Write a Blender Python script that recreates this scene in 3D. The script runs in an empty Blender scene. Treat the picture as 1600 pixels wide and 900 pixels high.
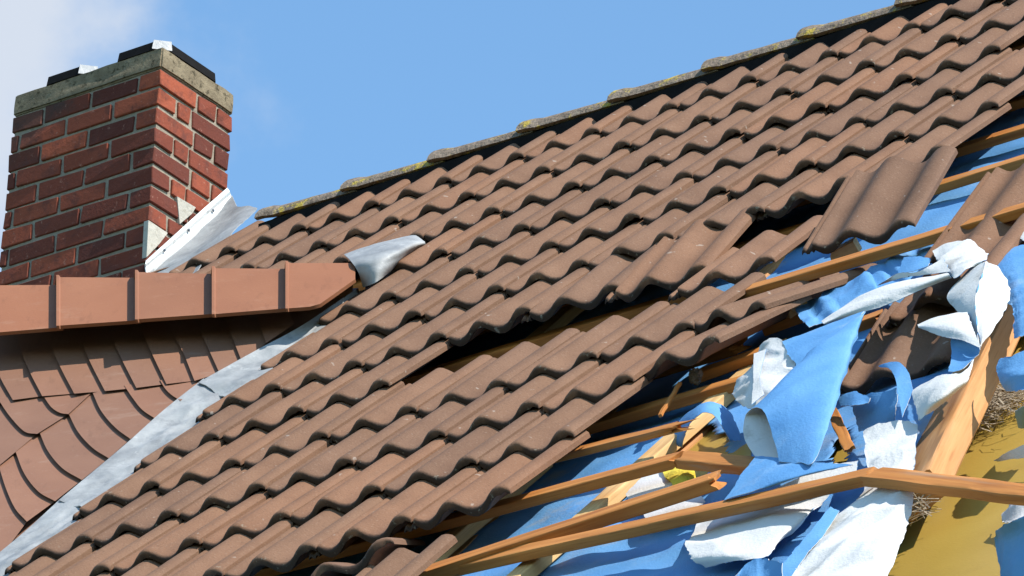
import bpy, bmesh, math, random
from mathutils import Vector, Matrix, noise
rnd = random.Random(7)
sc = bpy.context.scene
col = sc.collection

# ------------------------------------------------------------------ camera
FPX, PITCH, ROLL, AZ, PH = 8427.658, 0.474551, 0.048674, 0.676702, 0.809000
CAM = Vector((0, 0, 1.6))
_F = Vector((0, math.cos(PITCH), math.sin(PITCH)))
_R0 = Vector((1, 0, 0)); _U0 = Vector((0, -math.sin(PITCH), math.cos(PITCH)))
_R = math.cos(ROLL) * _R0 + math.sin(ROLL) * _U0
_U = -math.sin(ROLL) * _R0 + math.cos(ROLL) * _U0
cam = bpy.data.objects.new('camera', bpy.data.cameras.new('camera'))
col.objects.link(cam)
cam.matrix_world = Matrix((( _R.x, _U.x, -_F.x, CAM.x), (_R.y, _U.y, -_F.y, CAM.y), (_R.z, _U.z, -_F.z, CAM.z), (0, 0, 0, 1)))
cam.data.sensor_width = 36; cam.data.lens = FPX / 1600 * 36
cam.data.clip_start = 0.1; cam.data.clip_end = 5000
sc.camera = cam

# roof frame: u along the courses (right), v up the slope, n out of the roof
u = Vector((math.cos(AZ), -math.sin(AZ), 0)); w = Vector((math.sin(AZ), math.cos(AZ), 0))
v = math.cos(PH) * w + math.sin(PH) * Vector((0, 0, 1)); n = u.cross(v)
O = Vector((-0.252370, 15.238303, 8.214310)) + CAM
GAUGE = 0.345

# ------------------------------------------------------------------ light
SUN_EL, SUN_PSI = math.radians(50), math.radians(1)
sh = math.cos(SUN_PSI) * u - math.sin(SUN_PSI) * w
SUN = Vector((sh.x * math.cos(SUN_EL), sh.y * math.cos(SUN_EL), math.sin(SUN_EL)))
sl = bpy.data.lights.new('sun', 'SUN'); sl.energy = 4.8; sl.angle = math.radians(0.5); sl.color = (1, 0.955, 0.88)
so = bpy.data.objects.new('sun', sl); col.objects.link(so)
so.rotation_euler = SUN.to_track_quat('Z', 'Y').to_euler(); so.location = (10, -10, 30)

world = bpy.data.worlds.new('World'); sc.world = world; world.use_nodes = True
nt = world.node_tree; nt.nodes.clear()
def wn(t, **k):
    x = nt.nodes.new(t)
    for a, b in k.items(): setattr(x, a, b)
    return x
sky = wn('ShaderNodeTexSky', sky_type='NISHITA', sun_disc=False, sun_elevation=SUN_EL,
         sun_rotation=math.atan2(SUN.x, SUN.y), altitude=100, air_density=1.2, dust_density=0.25, ozone_density=2.5)
bg = wn('ShaderNodeBackground'); bg.inputs['Strength'].default_value = 0.13
wo = wn('ShaderNodeOutputWorld')
tc = wn('ShaderNodeTexCoord')
# one soft cloud, given by its direction in the sky, broken up by noise
CLOUD_DIR = (_F + _R * (-1000 / FPX) + _U * (440 / FPX)).normalized()
dist = wn('ShaderNodeVectorMath', operation='DISTANCE'); dist.inputs[1].default_value = CLOUD_DIR
nz = wn('ShaderNodeTexNoise'); nz.inputs['Scale'].default_value = 26; nz.inputs['Detail'].default_value = 6; nz.inputs['Roughness'].default_value = 0.55
nsum = wn('ShaderNodeMath', operation='MULTIPLY_ADD'); nsum.inputs[1].default_value = -0.085
mr = wn('ShaderNodeMapRange', interpolation_type='SMOOTHSTEP')
mr.inputs['From Min'].default_value = -0.01; mr.inputs['From Max'].default_value = 0.029
mr.inputs['To Min'].default_value = 0.93; mr.inputs['To Max'].default_value = 0.0
mix = wn('ShaderNodeMixRGB'); mix.inputs['Color2'].default_value = (3.6, 3.9, 4.4, 1)
L = nt.links.new
L(tc.outputs['Generated'], dist.inputs[0]); L(tc.outputs['Generated'], nz.inputs['Vector'])
L(nz.outputs['Fac'], nsum.inputs[0]); L(dist.outputs['Value'], nsum.inputs[2]); L(nsum.outputs[0], mr.inputs['Value'])
L(mr.outputs[0], mix.inputs['Fac']); tint = wn('ShaderNodeMixRGB', blend_type='MULTIPLY'); tint.inputs['Fac'].default_value = 1; tint.inputs['Color2'].default_value = (0.93, 1.16, 1.22, 1)
L(sky.outputs[0], tint.inputs['Color1']); L(tint.outputs[0], mix.inputs['Color1']); L(mix.outputs[0], bg.inputs['Color']); L(bg.outputs[0], wo.inputs['Surface'])
vs = sc.view_settings
vs.view_transform = 'Standard'; vs.look = 'None'; vs.exposure = 0.6; vs.gamma = 1; vs.use_curve_mapping = False

# ------------------------------------------------------------------ points
def ray(x, y):
    return _F + _R * ((x - 800) / FPX) + _U * ((450 - y) / FPX)
def hit(x, y, P, N):
    d = ray(x, y); return CAM + d * ((P - CAM).dot(N) / d.dot(N))
def at(x, y, h=0.0):                     # a point of the photo at height h above the roof's tile crests
    return hit(x, y, O + n * h, n)
def P3(a, b, h): return O + u * a + v * b + n * h
def ab(p):
    q = p - O; return q.dot(u), q.dot(v), q.dot(n)

# ------------------------------------------------------------------ materials
class NT:
    def __init__(s, name, rough=0.8, spec=0.3):
        s.m = bpy.data.materials.new(name); s.m.use_nodes = True; s.t = s.m.node_tree
        s.b = s.t.nodes['Principled BSDF']; s.b.inputs['Roughness'].default_value = rough
        s.b.inputs['Specular IOR Level'].default_value = spec
        s.tc = s.n('ShaderNodeTexCoord'); s.oi = s.n('ShaderNodeObjectInfo')
        vm = s.n('ShaderNodeVectorMath', operation='MULTIPLY_ADD'); vm.inputs[1].default_value = (37, 53, 71)
        s.l(s.oi.outputs['Random'], vm.inputs[0]); s.l(s.tc.outputs['Object'], vm.inputs[2]); s.co = vm.outputs[0]
    def n(s, t, **k):
        x = s.t.nodes.new(t)
        for a, b in k.items(): setattr(x, a, b)
        return x
    def l(s, a, b): s.t.links.new(a, b)
    def noise(s, scale, detail=4, rough=0.55, sc3=None, co=None):
        x = s.n('ShaderNodeTexNoise'); x.inputs['Scale'].default_value = scale; x.inputs['Detail'].default_value = detail; x.inputs['Roughness'].default_value = rough
        c = co or s.co
        if sc3:
            mp = s.n('ShaderNodeMapping'); mp.inputs['Scale'].default_value = sc3; s.l(c, mp.inputs[0]); c = mp.outputs[0]
        s.l(c, x.inputs['Vector']); return x.outputs['Fac']
    def ramp(s, f, stops):
        r = s.n('ShaderNodeValToRGB'); e = r.color_ramp.elements
        while len(e) < len(stops): e.new(0.5)
        for k, (p, c) in zip(e, stops): k.position = p; k.color = (*c, 1) if len(c) == 3 else c
        s.l(f, r.inputs[0]); return r.outputs[0]
    def step(s, f, a, b, lo=0.0, hi=1.0):
        r = s.n('ShaderNodeMapRange', interpolation_type='SMOOTHSTEP')
        r.inputs['From Min'].default_value = a; r.inputs['From Max'].default_value = b; r.inputs['To Min'].default_value = lo; r.inputs['To Max'].default_value = hi
        s.l(f, r.inputs[0]); return r.outputs[0]
    def mix(s, f, a, b, mode='MIX'):
        x = s.n('ShaderNodeMixRGB', blend_type=mode)
        for i, q in ((0, f), (1, a), (2, b)):
            if isinstance(q, (int, float)): x.inputs[i].default_value = q
            elif isinstance(q, tuple): x.inputs[i].default_value = (*q, 1)
            else: s.l(q, x.inputs[i])
        return x.outputs[0]
    def math(s, op, a, b):
        x = s.n('ShaderNodeMath', operation=op)
        for i, q in ((0, a), (1, b)):
            if isinstance(q, (int, float)): x.inputs[i].default_value = q
            else: s.l(q, x.inputs[i])
        return x.outputs[0]
    def bump(s, f, strength=0.3, d=0.01):
        x = s.n('ShaderNodeBump'); x.inputs['Strength'].default_value = strength; x.inputs['Distance'].default_value = d
        s.l(f, x.inputs['Height']); s.l(x.outputs[0], s.b.inputs['Normal'])
    def out(s, c): s.l(c, s.b.inputs['Base Color']); return s.m

def mat_tile():
    s = NT('tile_concrete', 0.75, 0.16)
    base = s.ramp(s.noise(7, 5), [(0.3, (0.155, 0.083, 0.049)), (0.7, (0.196, 0.108, 0.065))])
    tint = s.ramp(s.oi.outputs['Random'], [(0.0, (0.86, 0.87, 0.90)), (0.5, (1, 1, 1)), (1.0, (1.12, 1.04, 0.98))])
    c = s.mix(1.0, base, tint, 'MULTIPLY')
    st = s.noise(5, 6, 0.7, (3, 0.6, 3))
    c = s.mix(s.step(st, 0.55, 0.75, 0, 0.35), c, (0.105, 0.064, 0.043))
    g = s.noise(170, 3, 0.6)
    c = s.mix(s.step(g, 0.56, 0.75, 0, 0.45), c, (0.27, 0.19, 0.135))
    c = s.mix(s.step(g, 0.30, 0.42, 0.5, 0), c, (0.085, 0.05, 0.034))
    # lime bloom and lichen specks near the lower lip
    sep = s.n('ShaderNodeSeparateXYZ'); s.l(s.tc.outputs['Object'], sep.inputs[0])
    # lower end of the tile: a dark band along the cut end, wider in troughs
    end_band = s.math('MULTIPLY', s.step(s.math('ADD', s.math('ADD', sep.outputs['Y'], s.math('MULTIPLY', sep.outputs['Z'], 0.35)), s.math('MULTIPLY', s.noise(45, 4, 0.6), 0.012)), 0.008, 0.023, 1, 0), 0.86)
    c = s.mix(end_band, c, (0.022, 0.017, 0.014))
    lip = s.step(sep.outputs['Y'], 0.004, 0.05, 1, 0)
    sp = s.step(s.noise(60, 4, 0.65), 0.62, 0.70)
    c = s.mix(s.math('MULTIPLY', s.math('MULTIPLY', lip, sp), 0.4), c, (0.34, 0.32, 0.25))
    sp2 = s.step(s.noise(34, 2, 0.5), 0.72, 0.76)
    c = s.mix(s.math('MULTIPLY', sp2, 0.3), c, (0.5, 0.46, 0.4))
    s.bump(s.math('ADD', g, s.noise(40, 4)), 0.35, 0.003)
    return s.out(c)
def mat_plain(name, c0, c1, scale=10, rough=0.8, bump=0.2, bd=0.004, spec=0.3, metal=0.0):
    s = NT(name, rough, spec); s.b.inputs['Metallic'].default_value = metal
    f = s.noise(scale, 5); c = s.ramp(f, [(0.3, c0), (0.7, c1)])
    s.bump(s.noise(scale * 8, 4), bump, bd); return s.out(c)
def mat_wood(name, a, b, dark):
    s = NT(name, 0.7, 0.25)
    g = s.noise(1.0, 5, 0.6, (2.2, 60, 60)); big = s.noise(3, 3, 0.5, (0.7, 8, 8))
    c = s.ramp(g, [(0.3, a), (0.68, b)])
    c = s.mix(s.step(big, 0.5, 0.75, 0, 0.6), c, dark)
    kn = s.noise(9, 2, 0.5, (0.6, 2, 2)); c = s.mix(s.step(kn, 0.70, 0.77, 0, 0.85), c, dark)
    gw = s.noise(2.4, 5, 0.65, (0.5, 9, 9)); c = s.mix(s.step(gw, 0.56, 0.72, 0, 0.45), c, (0.30, 0.235, 0.17))
    c = s.mix(s.step(s.noise(1.0, 4, 0.6, (6, 240, 240)), 0.55, 0.7, 0, 0.5), c, dark)
    s.bump(g, 0.4, 0.002); return s.out(c)
def mat_sheet(name, c0, c1, dirt, amount, rough=0.55, bs=0.25):
    s = NT(name, rough, 0.3)
    c = s.ramp(s.noise(6, 5), [(0.3, c0), (0.7, c1)])
    d = s.noise(4.5, 7, 0.68); c = s.mix(s.step(d, 0.56, 0.72, 0, amount), c, dirt)
    e = s.noise(2.2, 4, 0.6, (1, 1, 1)); c = s.mix(s.step(e, 0.6, 0.75, 0, amount * 0.8), c, dirt)
    s.bump(s.math('ADD', s.noise(14, 5, 0.6), s.noise(150, 2)), bs, 0.006); return s.out(c)
def mat_lichen():
    s = NT('lichen_concrete', 0.9, 0.1)
    c = s.ramp(s.noise(30, 5, 0.7), [(0.3, (0.10, 0.075, 0.055)), (0.65, (0.27, 0.21, 0.16))])
    y = s.noise(16, 5, 0.7); c = s.mix(s.step(y, 0.54, 0.63, 0, 0.85), c, (0.42, 0.31, 0.05))
    g = s.noise(24, 4, 0.7); c = s.mix(s.step(g, 0.60, 0.70, 0, 0.6), c, (0.26, 0.25, 0.19))
    s.bump(s.math('ADD', y, s.noise(80, 3)), 0.8, 0.008); return s.out(c)
def mat_brick():
    s = NT('brick_red', 0.85, 0.2)
    at_ = s.n('ShaderNodeAttribute', attribute_name='shade')
    c = s.ramp(at_.outputs['Fac'], [(0.0, (0.09, 0.024, 0.016)), (0.45, (0.20, 0.048, 0.026)), (1.0, (0.31, 0.075, 0.036))])
    c = s.mix(s.step(s.noise(16, 6, 0.7), 0.47, 0.68, 0, 0.75), c, (0.11, 0.035, 0.025))
    c = s.mix(s.step(s.noise(48, 5, 0.7), 0.60, 0.72, 0, 0.55), c, (0.42, 0.22, 0.16))
    sep = s.n('ShaderNodeSeparateXYZ'); s.l(s.tc.outputs['Object'], sep.inputs[0])
    soot = s.math('MULTIPLY', s.step(sep.outputs['Z'], 0.45, 0.85), s.step(s.math('ADD', s.noise(5, 5, 0.65), s.step(sep.outputs['X'], 0, -0.68, -0.12, 0.16)), 0.48, 0.68, 0, 0.8))
    c = s.mix(soot, c, (0.05, 0.036, 0.03))
    s.bump(s.noise(70, 5, 0.65), 0.7, 0.004); return s.out(c)
def mat_concrete(name, a, b, stain, st=0.8):
    s = NT(name, 0.95, 0.1)
    c = s.ramp(s.noise(14, 6, 0.65), [(0.3, a), (0.7, b)])
    c = s.mix(s.step(s.noise(38, 5, 0.7), 0.52, 0.66, 0, st), c, stain)
    s.bump(s.noise(60, 5, 0.7), 0.9, 0.006); return s.out(c)
def mat_lead(name, a, b, rough=0.42, metal=0.6):
    s = NT(name, rough, 0.5); s.b.inputs['Metallic'].default_value = metal
    c = s.ramp(s.noise(9, 6, 0.65), [(0.3, a), (0.7, b)])
    c = s.mix(s.step(s.noise(26, 5, 0.7), 0.58, 0.72, 0, 0.4), c, (0.55, 0.55, 0.53)); c = s.mix(s.step(s.noise(11, 6, 0.7), 0.54, 0.68, 0, 0.5), c, (0.13, 0.135, 0.14))
    s.bump(s.noise(20, 4, 0.6), 0.35, 0.01); return s.out(c)
def mat_slate(nm='slate_brown', c0=(0.190, 0.092, 0.055), c1=(0.235, 0.118, 0.071), st=(0.27, 0.17, 0.12)):
    s = NT(nm, 0.6, 0.3)
    c = s.ramp(s.noise(3.5, 5), [(0.3, c0), (0.7, c1)])
    tint = s.ramp(s.oi.outputs['Random'], [(0.0, (0.9, 0.92, 0.95)), (1.0, (1.06, 1.02, 1.0))]); c = s.mix(1.0, c, tint, 'MULTIPLY')
    c = s.mix(s.step(s.noise(6, 6, 0.7, (1, 3, 1)), 0.56, 0.72, 0, 0.45), c, st)
    c = s.mix(s.step(s.noise(9, 6, 0.72, (2.5, .7, 1)), 0.55, 0.72, 0, 0.4), c, tuple(q * .6 for q in c0))
    c = s.mix(s.step(s.noise(75, 3, 0.6), 0.64, 0.74, 0, 0.35), c, st)
    s.bump(s.noise(120, 3, 0.6), 0.2, 0.002); return s.out(c)

M = dict(
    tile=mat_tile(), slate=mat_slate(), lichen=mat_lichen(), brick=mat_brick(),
    cap=mat_slate('ridge_clay', (0.225, 0.088, 0.041), (0.262, 0.107, 0.051), (0.29, 0.15, 0.09)),
    mortar=mat_concrete('mortar_grey', (0.23, 0.19, 0.145), (0.34, 0.29, 0.225), (0.18, 0.16, 0.13), 0.6),
    render=mat_concrete('mortar_white', (0.40, 0.37, 0.31), (0.50, 0.47, 0.40), (0.28, 0.25, 0.19), 0.6),
    crown=mat_concrete('concrete_crown', (0.15, 0.115, 0.075), (0.27, 0.215, 0.14), (0.055, 0.045, 0.028), 0.9),
    black=mat_plain('black_metal', (0.006, 0.005, 0.005), (0.010, 0.009, 0.009), 20, 0.85, 0.2, 0.004, 0.1),
    bright=mat_lead('bright_metal', (0.34, 0.34, 0.34), (0.48, 0.47, 0.45), 0.5, 0.2),
    zinc=mat_lead('white_zinc', (0.56, 0.57, 0.56), (0.70, 0.70, 0.68), 0.5, 0.15),
    lead=mat_lead('lead_grey', (0.19, 0.195, 0.20), (0.36, 0.365, 0.36), 0.65, 0.06),
    lead_dark=mat_lead('lead_dark', (0.10, 0.12, 0.15), (0.18, 0.2, 0.23), 0.5, 0.4),
    wood=mat_wood('batten_wood', (0.36, 0.125, 0.026), (0.52, 0.215, 0.052), (0.22, 0.068, 0.016)),
    fresh=mat_wood('fresh_wood', (0.56, 0.33, 0.13), (0.70, 0.46, 0.21), (0.42, 0.22, 0.08)),
    rafter=mat_wood('rafter_wood', (0.40, 0.185, 0.065), (0.52, 0.27, 0.11), (0.30, 0.125, 0.042)),
    blue=mat_sheet('blue_membrane', (0.085, 0.245, 0.49), (0.125, 0.305, 0.55), (0.25, 0.38, 0.54), 0.6),
    underlay=mat_sheet('blue_underlay', (0.085, 0.245, 0.50), (0.125, 0.305, 0.56), (0.28, 0.315, 0.34), 0.8),
    white=mat_sheet('white_fleece', (0.56, 0.55, 0.53), (0.62, 0.61, 0.585), (0.31, 0.285, 0.24), 0.75, 0.8),
    yellow=mat_sheet('yellow_lining', (0.36, 0.235, 0.045), (0.40, 0.265, 0.055), (0.32, 0.21, 0.045), 0.5, 0.45, 0.07),
    straw=mat_plain('straw_fibre', (0.22, 0.17, 0.12), (0.45, 0.37, 0.27), 60, 0.9),
    ground=mat_plain('grass_ground', (0.05, 0.075, 0.025), (0.09, 0.10, 0.045), 0.5, 0.95),
    wall=mat_plain('rendered_wall', (0.5, 0.46, 0.38), (0.58, 0.54, 0.46), 3, 0.9),
    debris=mat_concrete('debris_mortar', (0.09, 0.07, 0.055), (0.20, 0.16, 0.13), (0.05, 0.04, 0.03)),
)

# ------------------------------------------------------------------ mesh helpers
def link(name, verts, faces, mats, parent=None, smooth=None, fmat=None, mw=None):
    me = bpy.data.meshes.new(name)
    me.from_pydata([tuple(q) for q in verts], [], faces)
    for m_ in (mats if isinstance(mats, (list, tuple)) else [mats]): me.materials.append(m_)
    if fmat:
        for p_, k in zip(me.polygons, fmat): p_.material_index = k
    if smooth is not None:
        for p_ in me.polygons: p_.use_smooth = True
        me.set_sharp_from_angle(angle=math.radians(smooth))
    me.update()
    o = bpy.data.objects.new(name, me); col.objects.link(o)
    if mw is not None: o.matrix_world = mw
    if parent is not None: o.parent = parent
    return o
def recentre(o):                         # put the origin at the mesh's middle
    me = o.data; c = Vector((0, 0, 0))
    for q in me.vertices: c += q.co
    c /= len(me.vertices)
    for q in me.vertices: q.co -= c
    o.location = c; return o
def tag(o, label, cat, group=None, kind=None):
    if label: o['label'] = label
    if cat: o['category'] = cat
    if group: o['group'] = group
    o['kind'] = kind or 'thing'
    return o
def empty(name, loc, label, cat, group=None, mw=None):
    o = bpy.data.objects.new(name, None); col.objects.link(o); o.location = loc
    if mw is not None: o.matrix_world = mw
    return tag(o, label, cat, group)
def frame(P, X, Y, Z):
    return Matrix(((X.x, Y.x, Z.x, P.x), (X.y, Y.y, Z.y, P.y), (X.z, Y.z, Z.z, P.z), (0, 0, 0, 1)))
def box(vs_, fs_, x0, x1, y0, y1, z0, z1, jit=0.0):
    b = len(vs_)
    for x in (x0, x1):
        for y in (y0, y1):
            for z in (z0, z1):
                vs_.append(Vector((x + rnd.uniform(-jit, jit), y + rnd.uniform(-jit, jit), z + rnd.uniform(-jit, jit))))
    for f in ((0, 1, 3, 2), (4, 6, 7, 5), (0, 4, 5, 1), (2, 3, 7, 6), (0, 2, 6, 4), (1, 5, 7, 3)): fs_.append([b + k for k in f])
def cr(p0, p1, p2, p3, t):
    return 0.5 * ((2 * p1) + (p2 - p0) * t + (2 * p0 - 5 * p1 + 4 * p2 - p3) * t * t + (3 * p1 - p0 - 3 * p2 + p3) * t ** 3)
def spline(pts, k):                      # k samples per span, through all points
    e = [2 * pts[0] - pts[1]] + list(pts) + [2 * pts[-1] - pts[-2]]
    r = []
    for i in range(len(pts) - 1):
        for j in range(k): r.append(cr(e[i], e[i + 1], e[i + 2], e[i + 3], j / k))
    r.append(pts[-1]); return r
def surf(grid, ku, kv):
    rows = [spline(r, ku) for r in grid]
    cols = [spline([r[i] for r in rows], kv) for i in range(len(rows[0]))]
    return [[cols[i][j] for i in range(len(cols))] for j in range(len(cols[0]))]
def slab(name, g, mat_front, mat_back, thick, seedv=0.0, wr=0.0, wsc=9, ragged=0.0, flip=False, parent=None, ref=None, smooth=60, calm=False):
    """A thin sheet with real thickness through a grid of points; mat_front looks at the camera at the ref cell."""
    R_, C_ = len(g), len(g[0])
    off = Vector((seedv * 3.1, seedv * 1.7, seedv * 5.3))
    nor = []
    for j in range(R_):
        row = []
        for i in range(C_):
            du = g[j][min(i + 1, C_ - 1)] - g[j][max(i - 1, 0)]; dv = g[min(j + 1, R_ - 1)][i] - g[max(j - 1, 0)][i]
            q = du.cross(dv); row.append(q.normalized() if q.length > 1e-9 else n.copy())
        nor.append(row)
    rj, ri = ref if ref else (0.5, 0.5)
    jj, ii = int(rj * (R_ - 1)), int(ri * (C_ - 1))
    sgn = 1 if nor[jj][ii].dot(CAM - g[jj][ii]) > 0 else -1
    if flip: sgn = -sgn
    P = [[None] * C_ for _ in range(R_)]
    for j in range(R_):
        for i in range(C_):
            q = g[j][i].copy(); nn = nor[j][i] * sgn
            if wr:
                a_, b_, h_ = ab(q); ca, sa = math.cos(seedv * 2.4), math.sin(seedv * 2.4)
                w1 = Vector(((a_ * ca + b_ * sa) * wsc * 1.5, (b_ * ca - a_ * sa) * wsc * .45, seedv * 5.1))
                w2 = Vector(((a_ * ca - b_ * sa) * wsc * 1.1, (b_ * ca + a_ * sa) * wsc * 1.7, seedv * 2.3 + 7))
                f1 = noise.noise(w1 * .5); f3 = abs(noise.noise(w1)) ** .8; f4 = abs(noise.noise(w2)) ** .8
                q += nn * wr * (min(1, i / C_ * 2.5) if calm else 1) * (0.7 * f1 + 0.55 - 1.1 * f3 - 0.55 * f4 + 0.05 * noise.noise(q * 60))
            if ragged:
                dj = min(j, R_ - 1 - j); di = min(i, C_ - 1 - i)
                if min(di, dj) == 0:
                    c0 = g[R_ // 2][C_ // 2]; t = (c0 - q); t.normalize()
                    q += t * ragged * (0.5 + noise.noise(q * 38 + off) + 0.6 * noise.noise(q * 110 + off))
            P[j][i] = q
    vs_, fs_, fm = [], [], []
    for s_ in (1, -1):
        for j in range(R_):
            for i in range(C_): vs_.append(P[j][i] + nor[j][i] * sgn * s_ * thick / 2)
    N = R_ * C_
    for j in range(R_ - 1):
        for i in range(C_ - 1):
            a, b, c, d = j * C_ + i, j * C_ + i + 1, (j + 1) * C_ + i + 1, (j + 1) * C_ + i
            fr = [a, b, c, d] if sgn > 0 else [d, c, b, a]
            fs_.append(fr); fm.append(0); fs_.append([k + N for k in reversed(fr)]); fm.append(1)
    rim = [i for i in range(C_)] + [j * C_ + C_ - 1 for j in range(1, R_)] + [(R_ - 1) * C_ + i for i in range(C_ - 2, -1, -1)] + [j * C_ for j in range(R_ - 2, 0, -1)]
    for k in range(len(rim)):
        a, b = rim[k], rim[(k + 1) % len(rim)]
        fs_.append([a, a + N, b + N, b] if sgn > 0 else [b, b + N, a + N, a]); fm.append(1)
    o = link(name, vs_, fs_, [mat_front, mat_back], parent, smooth, fm)
    return recentre(o)

# ------------------------------------------------------------------ ground and house body
GZ = 0.0
link('ground', [(-3000, -3000, GZ), (3000, -3000, GZ), (3000, 3000, GZ), (-3000, 3000, GZ)], [(0, 1, 2, 3)], M['ground'])
bpy.data.objects['ground']['kind'] = 'structure'

RB, RH = 0.30, -0.02                    # ridge line in the roof frame
A0, A1, EAVE = -2.2, 5.2, -5.6
def roof_body():
    back = -(math.cos(PH) * w) + math.sin(PH) * Vector((0, 0, 1))       # up-slope direction of the rear slope
    rt0, rt1 = P3(A0, RB, -0.06), P3(A1, RB, -0.06)
    t = 0.02
    h = empty('house', (P3(1, -3, 0).x, P3(1, -3, 0).y, 0), 'brown tiled house roof with storm damage, its rear slope and walls below', 'house')
    inv = Matrix.Translation(-h.location)
    def part(name, vs_, fs_, m_):
        o = link(name, [inv @ q for q in vs_], fs_, m_); o.parent = h; return o
    q0, q1 = rt0 - back * 5.5, rt1 - back * 5.5
    k = back.cross(u).normalized() * t
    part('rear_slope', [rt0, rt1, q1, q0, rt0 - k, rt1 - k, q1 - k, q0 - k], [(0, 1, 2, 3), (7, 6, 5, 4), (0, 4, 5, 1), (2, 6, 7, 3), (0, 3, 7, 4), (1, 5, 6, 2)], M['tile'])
    # walls under the eaves
    e0, e1 = P3(A0, EAVE + .3, -0.5), P3(A1, EAVE + .3, -0.5); b0, b1 = q0 + back * .3 - Vector((0, 0, .3)), q1 + back * .3 - Vector((0, 0, .3))
    zt = e0.z
    def fl(p): return Vector((p.x, p.y, 0))
    def tp(p): return Vector((p.x, p.y, zt))
    ring = [e0, e1, b1, b0]
    part('wall', [tp(p) for p in ring] + [fl(p) for p in ring], [(0, 1, 5, 4), (1, 2, 6, 5), (2, 3, 7, 6), (3, 0, 4, 7)], M['wall'])
    part('gable', [tp(e0), tp(b0), rt0 - Vector((0, 0, .35)), tp(e1), tp(b1), rt1 - Vector((0, 0, .35))], [(0, 1, 2), (3, 5, 4)], M['wall'])
    return h
house = roof_body()

# ------------------------------------------------------------------ lining and underlay
def inpoly(x, y, poly):
    r = False; j = len(poly) - 1
    for i in range(len(poly)):
        xi, yi = poly[i]; xj, yj = poly[j]
        if (yi > y) != (yj > y) and x < (xj - xi) * (y - yi) / (yj - yi) + xi: r = not r
        j = i
    return r
def px(p):
    q = p - CAM; z = q.dot(_F); return 800 + FPX * q.dot(_R) / z, 450 - FPX * q.dot(_U) / z
UH = -0.156
HOLES = [[(1060, 700), (1078, 672), (1110, 660), (1142, 682), (1140, 712), (1085, 752), (1058, 742)],
         [(1330, 905), (1420, 760), (1440, 700), (1505, 600), (1560, 545), (1640, 470), (1900, 470), (1900, 1200), (1200, 1200)],
         [(1345, 640), (1375, 620), (1392, 640), (1370, 668)], [(1296, 712), (1318, 668), (1335, 700), (1310, 735)]]
def underlay():
    st = 0.014; na, nb = int((A1 - A0) / st), int((RB - 0.05 - EAVE) / st)
    vs_, fs_, keep = [], [], {}
    for j in range(nb + 1):
        for i in range(na + 1):
            a, b = A0 + i * st, EAVE + j * st
            q = P3(a, b, UH)
            sag = -0.008 * (0.5 - 0.5 * math.cos((a - 2.60) / 0.74 * 2 * math.pi)) + 0.010 * noise.noise(Vector((a * 2.2, b * 4, 0))) + 0.006 * noise.noise(Vector((a * 9, b * 9, 3)))
            vs_.append(P3(a + 0.012 * noise.noise(Vector((a * 20, b * 20, 9))), b + 0.012 * noise.noise(Vector((a * 20, b * 20, 5))), UH + sag))
    W = na + 1
    for j in range(nb):
        for i in range(na):
            c = (vs_[j * W + i] + vs_[(j + 1) * W + i + 1]) / 2; x, y = px(c + (u * noise.noise(c * 13) + v * noise.noise(c * 17)) * .02)
            if any(inpoly(x, y, h) for h in HOLES): continue
            fs_.append((j * W + i, j * W + i + 1, (j + 1) * W + i + 1, (j + 1) * W + i))
    used = sorted({k for f in fs_ for k in f}); ix = {k: t for t, k in enumerate(used)}
    o = link('underlay_sheet', [vs_[k] for k in used], [[ix[k] for k in f] for f in fs_], M['underlay'], None, 60)
    md = o.modifiers.new('thickness', 'SOLIDIFY'); md.thickness = 0.002; md.offset = -1
    recentre(o)
    tag(o, 'large blue underlay membrane stretched over the rafters under the tiles, torn at the right', 'roof membrane')
underlay()
def lining():
    g = [[P3(2.1 + (A1 - 2.2) * i / 40, EAVE + .1 + (RB - .3 - EAVE) * j / 30, -0.235 + 0.012 * noise.noise(Vector((i * .35, j * .35, 0)))) for i in range(41)] for j in range(31)]
    o = slab('attic_lining', g, M['yellow'], M['yellow'], 0.006, 3, 0.006, 3)
    tag(o, 'mustard yellow lining sheet showing through the torn hole at the lower right', 'insulation lining')
lining()
def bulge():
    g = [[at(1030 + 36 * i, 640 + 24 * j, -.172 + .006 * math.sin(i * 1.3 + j)) for i in range(5)] for j in range(6)]
    o = slab('insulation_batt', surf(g, 6, 6), M['yellow'], M['yellow'], .004, 5, .006, 6)
    tag(o, 'yellow insulation showing through the small hole left of the blue sail', 'insulation')
bulge()
M['yellow_lit'] = mat_sheet('yellow_sunlit', (0.56, 0.44, 0.035), (0.66, 0.52, 0.06), (0.45, 0.35, 0.05), 0.5, 0.9, 0.6)  # brighter copy of the lining yellow, sunlight put into its colour
o = slab('sunlit_insulation', surf([[at(1034, 736, -.130), at(1058, 728, -.126), at(1084, 730, -.130)], [at(1042, 750, -.124), at(1064, 744, -.118), at(1088, 742, -.124)], [at(1056, 764, -.128), at(1072, 762, -.124), at(1090, 758, -.130)]], 6, 6), M['yellow_lit'], M['yellow_lit'], .012, 7, .01, 14, ragged=.006)
tag(o, 'small insulation tuft with sunlight painted into its yellow, beside the white turned over flap', 'insulation')

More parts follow.
